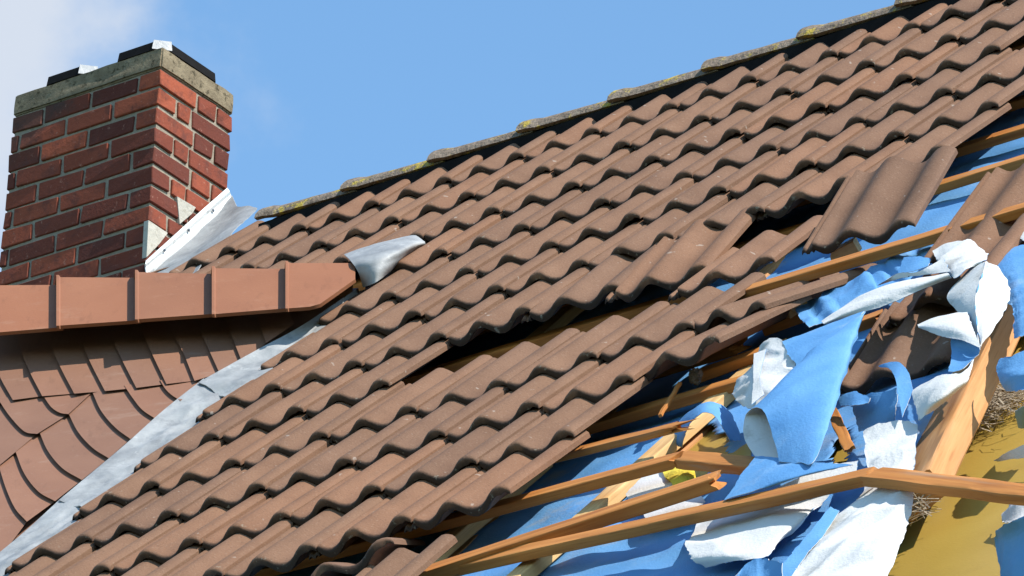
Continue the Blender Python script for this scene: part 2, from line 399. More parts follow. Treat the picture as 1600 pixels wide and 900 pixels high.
# ------------------------------------------------------------------ timbers
def beam(name, p0, p1, wid, hei, mat, label, cat, group=None, up=None, rag0=0.0, rag1=0.0, bend=0.0, seed=0, kink=None):
    r = random.Random(seed * 13 + 5); ax = (p1 - p0); Ln = ax.length; ax.normalize()
    U = (up or n); U = (U - ax * U.dot(ax)).normalized(); Y = U.cross(ax)
    nseg = max(6, int(Ln / 0.05))
    prof = []; m_ = 4; ch = min(wid, hei) * 0.07
    cs = [(-wid / 2 + ch, -hei / 2), (0, -hei / 2), (wid / 2 - ch, -hei / 2), (wid / 2, -hei / 2 + ch), (wid / 2, 0), (wid / 2, hei / 2 - ch), (wid / 2 - ch, hei / 2), (0, hei / 2), (-wid / 2 + ch, hei / 2), (-wid / 2, hei / 2 - ch), (-wid / 2, 0), (-wid / 2, -hei / 2 + ch)]
    cs = [q for i in range(len(cs)) for q in (cs[i], ((cs[i][0] + cs[(i + 1) % len(cs)][0]) / 2, (cs[i][1] + cs[(i + 1) % len(cs)][1]) / 2))]
    K = len(cs); vs_, fs_ = [], []
    def tear(y, z, e): return min(1, max(0, .45 + .9 * noise.noise(Vector((y / wid * 2.1 + e, z / hei * 1.3, seed * 1.7 + e))) + .35 * noise.noise(Vector((y / wid * 6 + e, z / hei * 4, seed * 3.1)))))
    spl = [tear(y, z, 1.5) for y, z in cs]; spl2 = [tear(y, z, 8.5) for y, z in cs]
    for s_ in range(nseg + 1):
        t = s_ / nseg; x = t * Ln
        wob = 0.0015 * math.sin(t * 17 + seed) ; sg = bend * 4 * t * (1 - t)
        for k, (y, z) in enumerate(cs):
            xx = x
            if s_ == 0 and rag0: xx += rag0 * spl[k]
            if s_ == nseg and rag1: xx -= rag1 * spl2[k]
            if s_ == 1 and rag0: xx = max(xx, rag0 * spl[k] * 0.7 + 0.01)
            if s_ == nseg - 1 and rag1: xx = min(xx, Ln - rag1 * spl2[k] * 0.7 - 0.01)
            jx = 0.0008 * noise.noise(Vector((x * 9, k * 3.3, seed)))
            vs_.append(Vector((xx, y * (1 + jx * 30) + wob, z * (1 + jx * 30) + sg + jx)))
    for s_ in range(nseg):
        for k in range(K):
            a, b = s_ * K + k, s_ * K + (k + 1) % K; fs_.append((a, b, b + K, a + K))
    for s_, rg, rev in ((0, rag0, True), (nseg, rag1, False)):
        c = len(vs_); cx = (rg * tear(0, 0, 1.5) if rev else Ln - rg * tear(0, 0, 8.5)) if rg else (0 if rev else Ln)
        vs_.append(Vector((cx, 0, 0)))
        for k in range(K):
            a, b = s_ * K + k, s_ * K + (k + 1) % K
            fs_.append((c, b, a) if rev else (c, a, b))
    o = link(name, vs_, fs_, mat, None, 40, None, frame(p0, ax, Y, U))
    return tag(o, label, cat, group)
TW, TH = 0.050, 0.025
GB = 'roof battens along the courses'
def row_b(j): return -GAUGE * j + 0.385
ords = ['first', 'second', 'third', 'fourth', 'fifth', 'sixth', 'seventh', 'eighth', 'ninth', 'tenth', 'eleventh', 'twelfth', 'thirteenth', 'fourteenth', 'fifteenth', 'sixteenth', 'seventeenth', 'eighteenth', 'nineteenth', 'twentieth']
BH = -0.118
def bat(j, a0, a1, label, rag1=0, rag0=0):
    beam('roof_batten', P3(a0, row_b(j), BH), P3(a1, row_b(j), BH), TW, TH, M['wood'], label, 'batten', GB, rag0=rag0, rag1=rag1, seed=j)
for j in range(0, 5): bat(j, A0 + .6, A1, 'straight batten hidden under the %s course of intact tiles below the ridge' % ords[j])
bat(5, A0 + .6, A1, 'shaded brown batten at the upper right, just under the overhanging sixth course')
bat(6, A0 + .6, A1, 'sunlit straight batten at the upper right, above the loose tile with exposed ribs')
bat(7, A0 + .6, 2.05, 'straight batten bridging the gap where two tiles are missing mid roof', 0.05)
bat(8, A0 + .6, 2.2, 'batten under the eighth course of tiles, left of the torn hole', 0.05)
bat(9, 0.2, 2.55, 'batten under the ninth course of tiles, left of the sagging broken tiles', 0.06)
bat(10, 0.2, 2.75, 'shaded batten running out from under the tenth course beside the mortar lump', 0.02)
bat(11, 0.6, 2.1, 'batten hidden under the lowest course of tiles near its right end', 0.08)

B = lambda *a, **k: beam(*a, **k)
Wd = M['wood']; GL = 'broken and loosened battens in the storm hole'
B('roof_batten', at(1150, 462, -0.06), at(1640, 316, -0.03), TW, TH, Wd, 'long loosened batten crossing in front of the two ribbed loose tiles at right', 'batten', GL, seed=21)
B('roof_batten', at(1196, 514, -0.11), at(1392, 445, -0.11), TW, TH, Wd, 'short batten leading up to the white twisted fleece band', 'batten', GL, rag1=0.05, seed=22)
B('roof_batten', at(1330, 512, -0.09), at(1392, 490, -0.09), TW, TH, Wd, 'batten stub with a splintered end beside the tip of the blue sail', 'batten', GL, rag1=0.05, seed=23)
B('roof_batten', at(1086, 590, -0.11), at(1215, 543, -0.11), TW, TH, Wd, 'sunlit batten ending at the crumpled grey fleece left of the blue sail', 'batten', GL, seed=24)
B('roof_batten', at(840, 722, -0.09), at(1100, 657, -0.07), 0.035, 0.018, Wd, 'splintered thin batten tapering to a point above the yellow hole', 'batten', GL, rag1=0.30, seed=25)
B('roof_batten', at(330, 915, -0.115), at(1068, 716, -0.075), TW, TH, Wd, 'long batten just below the lowest tiles, snapped at its right end', 'batten', GL, rag1=0.03, seed=26)
B('roof_batten', at(1064, 718, -0.078), at(1190, 730, -0.085), TW, TH, Wd, 'snapped off batten end bent level, pointing at the blue sail', 'batten', GL, rag0=0.03, seed=27)
B('roof_batten', at(600, 920, -0.102), at(1130, 748, -0.080), TW + .008, TH + .006, Wd, 'batten with a blunt torn end, middle one of three crossing the blue membrane', 'batten', GL, rag1=0.05, seed=28)
B('roof_batten', at(690, 893, -0.108), at(1368, 743, -0.062), TW, TH, Wd, 'lowest long batten over the blue membrane, broken at the white fleece', 'batten', GL, rag1=0.03, seed=29)
B('roof_batten', at(1360, 744, -0.060), at(1660, 780, -0.075), TW, TH, Wd, 'broken batten piece tilted down across the yellow lining to the right edge', 'batten', GL, rag0=0.05, seed=30)
# counter battens up the slope
GC = 'counter battens up the slope'
B('counter_batten', P3(2.645, -2.75, -0.138), P3(2.56, -4.95, -0.138), 0.06, 0.03, M['fresh'], 'pale counter batten under the crossing battens, right of the tiles', 'batten', GC, seed=31)
B('counter_batten', P3(2.14, -3.2, -0.138), P3(2.08, -5.0, -0.138), 0.06, 0.03, M['fresh'], 'shaded counter batten just below the lowest right corner of the tiles', 'batten', GC, seed=32)
B('counter_batten', P3(3.62, -1.0, -0.138), P3(3.62, -3.0, -0.138), 0.06, 0.03, M['fresh'], 'counter batten under the ribbed loose tile at upper right', 'batten', GC, rag1=0.1, seed=33)
for a in (-0.05, 0.68, 1.41): B('counter_batten', P3(a, 0.1, -0.138), P3(a, -4.9, -0.138), 0.06, 0.03, M['fresh'], 'counter batten hidden below the intact tiles', 'batten', GC, seed=34)
# rafters
GR = 'rafters'
for a in (-0.05, 0.68, 1.41, 2.11, 2.60): B('rafter', P3(a, 0.12, -0.235), P3(a, EAVE + .1, -0.235), 0.08, 0.14, M['rafter'], 'rafter below the blue underlay sheet', 'rafter', GR, seed=40)
B('rafter', at(1583, 468, -0.14), at(1436, 775, -0.14), 0.115, 0.07, M['rafter'], 'broad orange rafter standing exposed at the right above the yellow lining', 'rafter', seed=41, up=(n - 0.35 * u))
B('wood_splinter', at(1299, 640, -0.085), at(1330, 708, -0.10), 0.026, 0.014, Wd, 'short splintered stick sticking out right of the blue sail', 'wood piece', rag1=0.06, rag0=0.03, seed=42)
B('wood_splinter', at(1031, 650, -0.1), at(1063, 598, -0.08), 0.010, 0.008, Wd, 'thin brown sliver leaning on the pale counter batten', 'wood piece', rag1=0.02, seed=43)
B('wood_block', at(1296, 405, -0.085), at(1340, 382, -0.075), 0.045, 0.035, M['fresh'], 'pale block of wood under the front lip of the ribbed loose tile', 'wood piece', rag0=0.02, seed=44)
B('wood_block', at(1226, 490, -0.08), at(1249, 468, -0.07), 0.045, 0.035, M['fresh'], 'pale cut block of wood beside the sagging broken tiles', 'wood piece', rag0=0.02, seed=45)

# ------------------------------------------------------------------ roof tiles
PROF = [(-.036, -.003), (-.031, .003), (-.026, .003), (-.022, -.003), (-.015, -.003), (-.011, .003), (-.006, .003), (-.002, -.002), (.0005, .0165), (.006, .0155), (.014, .0095), (.024, .003), (.036, 0), (.050, .003), (.064, .010), (.078, .021), (.092, .030), (.105, .0345), (.115, .035), (.128, .031), (.142, .021), (.156, .010), (.170, .003), (.185, 0), (.200, .003), (.214, .011), (.228, .022), (.242, .031), (.256, .035), (.268, .035), (.278, .0325), (.287, .0285), (.2935, .0235)]
TT = 0.0225; TL = 0.42
def tile_mesh(k, chip=0.0):
    r = random.Random(k + 90)
    xs = [Vector((a, b, 0)) for a, b in PROF]
    ys = [0, 0.002, 0.005, 0.010, 0.017, 0.03, 0.09, 0.16, 0.24, 0.32, 0.39, 0.416, 0.42]
    vs_, fs_ = [], []
    def edge(x): return 0.0014 * noise.noise(Vector((x * 70, k * 3.1, 0))) + chip * max(0, noise.noise(Vector((x * 22, k * 7.7, 4))) - 0.15)
    C_ = len(xs); R_ = len(ys)
    for s_ in (0, 1):
        for j, y in enumerate(ys):
            for i, q in enumerate(xs):
                x, z = q.x, q.y
                yy = y + (edge(x) if j < 5 else (edge(x + 5) if j > R_ - 3 else 0))
                if s_ == 0: z -= (0.0095, 0.0055, 0.0028, 0.0009, 0.0002)[j] if j < 5 else 0.0
                if s_ == 0 and i >= C_ - 1: z -= 0.0025
                z += 0.0008 * noise.noise(Vector((x * 14, y * 9, k * 2.3)))
                if s_ == 1:
                    lip = TT if y < 0.035 else 0.018
                    z -= lip if 0.005 <= x <= .27 else (0.010 if x < 0 else (0.016 if x < .005 else 0.015))
                vs_.append((x, yy, z))
    N = R_ * C_
    for j in range(R_ - 1):
        for i in range(C_ - 1):
            a = j * C_ + i; f = [a, a + 1, a + 1 + C_, a + C_]
            fs_.append(f); fs_.append([t + N for t in reversed(f)])
    rim = [i for i in range(C_)] + [j * C_ + C_ - 1 for j in range(1, R_)] + [(R_ - 1) * C_ + i for i in range(C_ - 2, -1, -1)] + [j * C_ for j in range(R_ - 2, 0, -1)]
    for t in range(len(rim)):
        a, b = rim[t], rim[(t + 1) % len(rim)]; fs_.append([b, a, a + N, b + N])
    o = link('roof_tile', vs_, fs_, M['tile'], None, 38)
    me = o.data; bpy.data.objects.remove(o); return me
TM = [tile_mesh(k) for k in range(6)] + [tile_mesh(20 + k, 0.03) for k in range(3)]
UVN = Matrix(((u.x, v.x, n.x), (u.y, v.y, n.y), (u.z, v.z, n.z)))
def pose(a, b, h, r):
    rv = Vector(r); R3 = Matrix.Rotation(rv.length, 3, rv.normalized()) if rv.length > 1e-6 else Matrix.Identity(3)
    m = (UVN @ R3).to_4x4(); m.translation = P3(a, b, h); return m
def put_tile(me, mw, label, group):
    o = bpy.data.objects.new('roof_tile', me); col.objects.link(o); o.matrix_world = mw
    return tag(o, label, 'roof tile', group)
GT = 'intact brown tiles in the courses of the roof'
LASTC = {0: 12, 1: 12, 2: 8, 3: 12, 4: 9, 5: 9, 6: 5, 7: 4, 8: 8, 9: 8, 10: 8, 11: 8}
FIRST = {0: -3, 1: -3, 2: -2, 3: 2, 4: 2, 5: 2, 6: 2, 7: 2, 8: 2, 9: 2, 10: 2, 11: 2}
def ridge_y(x): return 449 - 0.055 * x      # top of the cross wing's caps in the photo, hides what lies below it
rows = {}
for j in range(12):
    for i in range(FIRST[j], LASTC[j] + 1):
        if (j, i) in ((7, 5), (7, 6)): continue
        a, b = .3 * i - .26, -GAUGE * j
        pts = [px(P3(a + x, b + y, 0)) for x in (0, .15, .3) for y in (0, .17, .34)]
        if not any(-30 < x < 1630 and -30 < y < 930 for x, y in pts): continue
        if j <= 2 and not any(y < ridge_y(x) + 12 or x > 556 for x, y in pts): continue
        rows.setdefault(j, []).append(i)
for j, lst in rows.items():
    for q, i in enumerate(lst):
        a, b = .3 * i - .26 + rnd.gauss(0, .0022), -GAUGE * j + rnd.gauss(0, .0035)
        lab = 'brown wavy roof tile, %s from the left in the %s course below the ridge' % (ords[q], ords[j])
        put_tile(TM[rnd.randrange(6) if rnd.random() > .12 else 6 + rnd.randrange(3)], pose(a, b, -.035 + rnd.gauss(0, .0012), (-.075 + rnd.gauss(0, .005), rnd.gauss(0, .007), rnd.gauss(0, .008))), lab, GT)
LOOSE = [
 (6, (1.5379, -2.0965, -0.0311), (-0.0395, 0.058, 0.0705), 'slightly twisted tile with an open wedge gap on its left, above the bare batten'),
 (7, (1.8379, -2.1275, -0.0413), (0.0319, 0.0788, 0.0866), 'slipped tile with its left water channel bared, right end of the sixth course'),
 (8, (2.1589, -2.3296, -0.0343), (-0.0895, 0.035, 0.119), 'displaced tile with a bare rounded head and a dark hole at its lip'),
 (6, (2.4177, -2.7418, -0.0242), (-0.2185, 0.0356, -0.3013), 'broken tile sunk into the hole, its long right rim pointing at the blue crumple'),
 (7, (2.3964, -3.0407, -0.0314), (-0.1558, -0.0563, -0.101), 'sagging tile under the sunk one, resting above the mortar lump'),
 (1, (2.579, -2.3022, -0.0302), (0.1309, 0.1368, 0.0856), 'loose upright tile with ribbed left flange, lying alone above the long batten'),
 (2, (3.1185, -2.6882, -0.0553), (0.174, 0.1985, -0.077), 'reddish loose tile behind the long batten at the right edge'),
 (3, (3.1319, -3.348, -0.1323), (0.1243, 0.0781, 0.0555), 'loose tile half in shadow right of the blue sail, lower of two'),
 (4, (3.1546, -3.0585, -0.0824), (0.018, -0.0707, 0.0882), 'loose tile with a dark round opening under the white twisted band'),
 (7, (1.934, -4.1084, -0.0249), (-0.3042, -0.0715, 0.465), 'tipped tile showing its wavy end grain below the lowest course'),
 (8, (2.0749, -4.4178, -0.0689), (0.0243, -0.0432, -0.1116), 'loose tile piece leaning beside the tipped tile at the bottom edge'),
]
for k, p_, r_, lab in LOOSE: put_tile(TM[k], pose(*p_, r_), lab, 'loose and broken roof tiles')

# ------------------------------------------------------------------ ridge of the main roof
def ridge_cap(a0, a1, k):
    Lc = a1 - a0 + .05; vs_, fs_ = [], []
    Z = Vector((0, 0, 1)); prof = [math.radians(t) for t in range(11, 179, 12)]
    nx = 12; C_ = len(prof)
    for s_ in (0, 1):
        for i in range(nx + 1):
            t = i / nx; r = 0.098 + 0.016 * (1 - t) + (0.008 if t < .12 else 0) - s_ * 0.016
            for th in prof:
                x = t * Lc + 0.003 * noise.noise(Vector((th * 4, k, t * 4)))
                rr = r + 0.002 * noise.noise(Vector((th * 5, t * 9, k * 3.3)))
                vs_.append(Vector((x, -math.cos(th) * rr, math.sin(th) * rr * .8)))
    N = (nx + 1) * C_
    for i in range(nx):
        for c in range(C_ - 1):
            a = i * C_ + c; f = [a, a + C_, a + C_ + 1, a + 1]; fs_.append(f); fs_.append([q + N for q in reversed(f)])
    rim = list(range(C_)) + [i * C_ + C_ - 1 for i in range(1, nx + 1)] + [nx * C_ + c for c in range(C_ - 2, -1, -1)] + [i * C_ for i in range(nx - 1, 0, -1)]
    for t in range(len(rim)):
        a, b = rim[t], rim[(t + 1) % len(rim)]; fs_.append([a, b, b + N, a + N])
    return vs_, fs_
RC_B, RC_H = 0.318, -0.084
for k in range(8):
    a0 = -0.925 + .367 * k; a1 = a0 + .367
    vs_, fs_ = ridge_cap(a0, a1, k)
    P = P3(a0, RC_B, RC_H); tilt = Matrix.Rotation(-0.035, 4, 'Y')
    o = link('ridge_tile', vs_, fs_, M['lichen'], None, 40, None, frame(P, u, w, Vector((0, 0, 1))) @ Matrix.Rotation(0.012, 4, 'Y'))
    pos = 'leftmost' if k == 0 else ords[k] + ' from the left end'
    tag(o, 'grey ridge cap with yellow lichen on the main ridge, %s' % pos, 'ridge cap', 'lichen covered caps of the main ridge')
vs_, fs_ = [], []
box(vs_, fs_, -0.92, 2.02, -0.10, 0.05, -0.22, 0.004)  # near-black closure box also stands in for the shaded void under the caps
o = link('ridge_void_closure', vs_, fs_, M['black'], None, None, None, frame(P3(0, RC_B, RC_H), u, w, Vector((0, 0, 1))))
tag(o, 'black closure strip, enlarged to stand in for the shaded void under the lichen ridge caps', 'closure strip')

# ------------------------------------------------------------------ cross wing
Pr = at(556, 452, -0.03); Pv = at(0, 884, -0.06)
d = ray(0, 500); Pl = CAM + d * ((Pr.z - CAM.z) / d.z)
ux = (Pr - Pl).normalized(); WN = (Pr - Pl).cross(Pv - Pl).normalized()
if WN.z < 0: WN = -WN
vy = WN.cross(ux)
if vy.z < 0: vy = -vy
def pw(x, y, h=0.0): return hit(x, y, Pr + WN * h, WN)
print('WING', (Pr - Pl).length, 'pitch', math.degrees(math.acos(WN.z)), 'sun', WN.dot(SUN))
def wing_base():
    pts = [pw(-260, 470, -.012), pw(560, 450, -.012), pw(300, 640, -.012), pw(0, 884, -.012), pw(-260, 1080, -.012)]
    bk = -vy.copy(); bk = Vector((vy.x, vy.y, -vy.z)) * 2.2
    vs_ = pts + [q - WN * .03 for q in pts]; k = 5
    fs_ = [tuple(reversed(range(5))), tuple(range(5, 10))] + [(i, (i + 1) % 5, (i + 1) % 5 + 5, i + 5) for i in range(5)]
    o = link('roof_boarding', vs_, fs_, M['slate']); recentre(o)
    a, b = pw(-260, 470, -.012), pw(560, 450, -.012)
    r = link('rear_slope', [q - o.location for q in (a, b, b + bk, a + bk)], [(0, 1, 2, 3)], M['slate']); r.parent = o
    tag(o, 'brown boarding of the cross wing roof under the brown slates at left', 'roof')
wing_base()

def curve(pts, k=7): return spline([Vector((x, y, 0)) for x, y in pts], k)
def slate(Lc, Rc, label, lift=0.013, group='brown slates on the cross wing roof'):
    """Lc, Rc: left and right edge in the photo, top to bottom, same point count; the left edge lies on its neighbour."""
    Lp, Rp = curve(Lc), curve(Rc); m = len(Lp); K = 5; vs_, fs_ = [], []
    for s_ in (0, 1):
        for j in range(m):
            for i in range(K):
                t = i / (K - 1); q = Lp[j].lerp(Rp[j], t)
                h = lift * (1 - t) + 0.002 * t + 0.006 * (j / (m - 1)) + 0.0012 * noise.noise(Vector((q.x * .02, q.y * .02, 3))) - s_ * 0.006
                vs_.append(pw(q.x, q.y, h))
    N = m * K
    for j in range(m - 1):
        for i in range(K - 1):
            a = j * K + i; f = [a, a + K, a + K + 1, a + 1]; fs_.append(f); fs_.append([x + N for x in reversed(f)])
    rim = list(range(K)) + [j * K + K - 1 for j in range(1, m)] + [(m - 1) * K + i for i in range(K - 2, -1, -1)] + [j * K for j in range(m - 2, 0, -1)]
    for t in range(len(rim)):
        a, b = rim[t], rim[(t + 1) % len(rim)]; fs_.append([a, b, b + N, a + N])
    o = link('roof_slate', vs_, fs_, M['slate'], None, 35); recentre(o)
    me = o.data; bm = bmesh.new(); bm.from_mesh(me); bmesh.ops.recalc_face_normals(bm, faces=bm.faces); bm.to_mesh(me); bm.free()
    return tag(o, label, 'roof slate', group)
# upper course: curved joints from under the caps down to the course line
c1 = [[(-72, 500), (-66, 545), (-48, 590), (-22, 634)], [(-22, 500), (-18, 540), (-2, 585), (20, 625)], [(24, 500), (30, 540), (46, 580), (66, 619)],
      [(74, 500), (78, 535), (95, 575), (116, 615)], [(121, 500), (126, 530), (142, 568), (164, 611)], [(168, 495), (175, 528), (192, 565), (213, 606)],
      [(218, 492), (224, 522), (240, 558), (260, 600)], [(262, 490), (270, 520), (287, 553), (304, 595)], [(302, 487), (312, 515), (328, 550), (343, 583)],
      [(348, 482), (356, 510), (366, 535), (378, 565)], [(396, 478), (402, 495), (408, 515), (416, 536)], [(446, 472), (450, 482), (455, 495), (460, 506)]]
for k in range(len(c1) - 1):
    slate(c1[k], c1[k + 1], 'brown slate half shaded by the wing caps, %s from the left of the upper course' % ords[k])
c2 = [[(-50, 618), (-30, 660), (-15, 690), (-2, 728)], [(-4, 622), (15, 650), (38, 674), (58, 678)], [(66, 616), (80, 636), (94, 645), (107, 647)], [(116, 610), (124, 612), (134, 613), (144, 613)]]
for k in range(3): slate(c2[k], c2[k + 1], 'wedge shaped brown slate between the upper course and the mitred joint, %s from left' % ords[k])
c3 = [[(-70, 700), (-40, 760), (-15, 820), (0, 872)], [(-2, 728), (10, 765), (24, 795), (42, 815)], [(24, 705), (38, 740), (60, 768), (86, 783)], [(62, 676), (75, 705), (98, 732), (128, 750)],
      [(107, 646), (122, 675), (145, 700), (170, 716)], [(145, 614), (158, 642), (180, 668), (204, 686)], [(194, 602), (206, 620), (222, 640), (244, 655)], [(250, 594), (258, 607), (268, 617), (282, 626)], [(300, 586), (306, 590), (312, 594), (320, 597)]]
for k in range(len(c3) - 1): slate(c3[k], c3[k + 1], 'long curved brown slate running down to the grey valley, %s from the left' % ords[k])

# caps of the wing: angular clay caps, each overlapping the next one to its right
def wing_cap(xl, xr, tl, tr, bl, br, label, cut=0, H=0.055, low=0.45):
    vs_, fs_ = [], []; K = 8; ml = [0, .012, .012]
    def prof(t, s_):
        x = xl + (xr - xl) * t; fl = 0.034 * (1 - t) + (0.005 if t < .04 else 0) - s_ * 0.012
        yt = tl + (tr - tl) * t - (3.5 if t < .045 else 0); yb = bl + (br - bl) * t - (cut * max(0, t - low) / (1 - low) if cut else 0); xb = x
        b_ = pw(xb, yb, H + fl); t_ = pw(x, yt, H + fl + .004); top = (t_ + Vector((0, 0, .004)))
        up = (t_ - b_).normalized(); bkd = Vector((up.x, up.y, -up.z)); r1 = t_ + up * .010 + bkd * .014
        lip = b_ - WN * .012 + up * .002
        return [lip, b_, b_ + (t_ - b_) * .33, b_ + (t_ - b_) * .66, t_, r1, r1 + bkd * .06, r1 + bkd * .13] if not s_ else [lip + up * .008, b_ + up * .006, b_ + (t_ - b_) * .33, b_ + (t_ - b_) * .66, t_, r1, r1 + bkd * .06, r1 + bkd * .13]
    nx = 9; C_ = 8
    for s_ in (0, 1):
        for i in range(nx + 1):
            t = [0, .03, .05, .2, .35, .5, .65, .8, .93, 1][i]; vs_ += prof(t, s_)
    N = (nx + 1) * C_
    for i in range(nx):
        for c in range(C_ - 1):
            a = i * C_ + c; f = [a, a + C_, a + C_ + 1, a + 1]; fs_.append(f); fs_.append([q + N for q in reversed(f)])
    rim = list(range(C_)) + [i * C_ + C_ - 1 for i in range(1, nx + 1)] + [nx * C_ + c for c in range(C_ - 2, -1, -1)] + [i * C_ for i in range(nx - 1, 0, -1)]
    for t in range(len(rim)):
        a, b = rim[t], rim[(t + 1) % len(rim)]; fs_.append([a, b, b + N, a + N])
    o = link('wing_ridge_tile', vs_, fs_, M['cap'], None, 30); recentre(o)
    bm = bmesh.new(); bm.from_mesh(o.data); bmesh.ops.recalc_face_normals(bm, faces=bm.faces); bm.to_mesh(o.data); bm.free()
    return tag(o, label, 'ridge cap', 'reddish caps of the cross wing ridge')
caps = [(-36, 98, 446, 445, 522, 511), (88, 219, 433, 434, 509, 500), (211, 338, 425, 428, 499, 490), (331, 456, 419, 420, 491, 481)]
for k, c in enumerate(caps): wing_cap(*c, 'smooth reddish clay cap on the cross wing ridge, %s from the left' % ords[k], H=0.10 - 0.004 * k)
wing_cap(446, 555, 411, 411, 482, 474, 'rightmost reddish clay cap, cut slantwise at the grey lead saddle', cut=38, H=0.082)

# valley lead
def lead_sheet(name, g, label, mat=M['lead'], wr=0.022, sd=1, wsc=10, rag=0.0, cat='lead flashing', group='grey lead sheets of the valley'):
    o = slab(name, surf(g, 10, 10), mat, mat, 0.003, sd, wr, wsc, ragged=rag, smooth=50, calm=True)
    return tag(o, label, cat, group)
def vrow(xl, yl, xm, ym, xr, yr, hl=.02, lift=0.0):
    l_, r_ = pw(xl, yl, .022 + lift), at(xr + 2, yr, -.05 + lift)
    return [l_, l_.lerp(r_, .22) - n * .006, l_.lerp(r_, .55) - n * .010, r_, at(xr + 24, yr + 2, -.066 + lift)]
lead_sheet('valley_flashing', [vrow(556, 452, 560, 458, 566, 464), vrow(470, 510, 490, 508, 512, 508), vrow(400, 548, 425, 555, 455, 556), vrow(310, 598, 338, 612, 368, 625)], 'upper grey lead valley sheet, from the wing cap to the first lap', sd=2)
lead_sheet('valley_flashing', [vrow(318, 592, 343, 605, 372, 618, lift=-.006), vrow(255, 642, 285, 655, 312, 668, lift=-.004), vrow(190, 700, 218, 712, 250, 724), vrow(92, 782, 122, 790, 155, 797)], 'middle grey lead valley sheet beside the curved slates', sd=5)
lead_sheet('valley_flashing', [vrow(100, 775, 128, 783, 160, 790, lift=-.006), vrow(40, 830, 72, 838, 100, 850, lift=-.004), vrow(-20, 880, 12, 890, 40, 905), vrow(-90, 940, -55, 950, -20, 960)], 'lowest grey lead valley sheet at the bottom left corner', sd=9)
lead_sheet('lead_saddle', [[at(538, 398, .05), at(572, 386, .045), at(615, 374, .025), at(646, 369, .005), at(664, 378, -.01)],
                           [at(548, 408, .06), at(585, 400, .05), at(625, 388, .03), at(650, 380, .005), at(664, 381, -.015)],
                           [at(560, 425, .03), at(590, 418, .025), at(622, 404, .01), at(642, 392, -.005), at(655, 386, -.02)],
                           [at(568, 449, -.02), at(586, 442, -.01), at(606, 426, -.01), at(626, 408, -.015), at(640, 398, -.03)]], 'crumpled light grey lead saddle covering the right end of the wing ridge', M['lead'], 0.006, 4, 8, cat='lead flashing', group='lead pieces')

# ------------------------------------------------------------------ chimney
CY = math.radians(37)
cu = Vector((math.cos(CY), -math.sin(CY), 0)); cw = Vector((math.sin(CY), math.cos(CY), 0)); Z = Vector((0, 0, 1))
CB = at(225, 425, -.05)
chim = empty('chimney', CB - Z * .5, 'red brick chimney with concrete crown and two flat black covers at left', 'chimney', mw=frame(CB - Z * 0.0, cu, cw, Z))
LX, LY, HH = 0.675, 0.40, 0.80
def cpart(name, vs_, fs_, m_, smooth=None):
    o = link(name, vs_, fs_, m_, None, smooth); o.parent = chim; return o
vs_, fs_ = [], []
box(vs_, fs_, -LX + .008, -.008, .008, LY - .008, -1.2, HH + .01)
cpart('mortar_core', vs_, fs_, M['mortar'])
vs_, fs_, sh_ = [], [], []
BL, BW, BHt, J = 0.201, 0.096, 0.0625, 0.0135; CO = BHt + 0.0140
def brick(x0, x1, y0, y1, z):
    k = rnd.random(); pr = rnd.uniform(-.0015, .002)
    box(vs_, fs_, max(x0, -LX), x1, y0, min(y1, LY), z, z + BHt, 0.0032); sh_.extend([k] * 6)
nrow = 0; z = HH - BHt - .004
while z > -0.75:
    if nrow % 2 == 0:          # corner brick runs along the right face
        brick(-BW, 0, 0, BL, z); x = -BW - J; y = BL + J
    else:
        brick(-BL, 0, 0, BW, z); x = -BL - J; y = BW + J
    while x > -LX + .02:
        x1 = max(x - BL, -LX)
        if x1 + LX < .04: x1 = -LX
        brick(x1, x, 0, BW, z); x = x1 - J
    first = True
    while y < LY - .03:
        ln = BW if first else BL
        if nrow % 2 == 1 and first: ln = BW * .72
        y1 = min(y + ln, LY); 
        if LY - y1 < .045: y1 = LY
        brick(-BW, 0, y, y1, z); y = y1 + J; first = False
    z -= CO; nrow += 1
o = cpart('brickwork', vs_, fs_, M['brick'])
att = o.data.attributes.new('shade', 'FLOAT', 'FACE')
for k, s_ in enumerate(sh_): att.data[k].value = s_
bv = o.modifiers.new('bevel', 'BEVEL'); bv.width = 0.003; bv.segments = 1
vs_, fs_ = [], []
def crown():
    nx, ny, nz_ = 24, 14, 3
    bm = bmesh.new(); bmesh.ops.create_cube(bm, size=1)
    bmesh.ops.scale(bm, vec=(LX + .003, LY + .003, .082), verts=bm.verts); bmesh.ops.translate(bm, vec=(-LX / 2, LY / 2, HH + .042 + .002), verts=bm.verts)
    bmesh.ops.bevel(bm, geom=list(bm.edges), offset=.006, segments=2, affect='EDGES')
    bmesh.ops.subdivide_edges(bm, edges=list(bm.edges), cuts=7, use_grid_fill=True)
    for q in bm.verts: q.co += Vector((noise.noise(q.co * 30), noise.noise(q.co * 30 + Vector((9, 0, 0))), noise.noise(q.co * 30 + Vector((0, 9, 0))))) * .0035
    me = bpy.data.meshes.new('crown'); bm.to_mesh(me); bm.free(); me.materials.append(M['crown'])
    for p_ in me.polygons: p_.use_smooth = True
    me.set_sharp_from_angle(angle=math.radians(40))
    o = bpy.data.objects.new('crown', me); col.objects.link(o); o.parent = chim
crown()
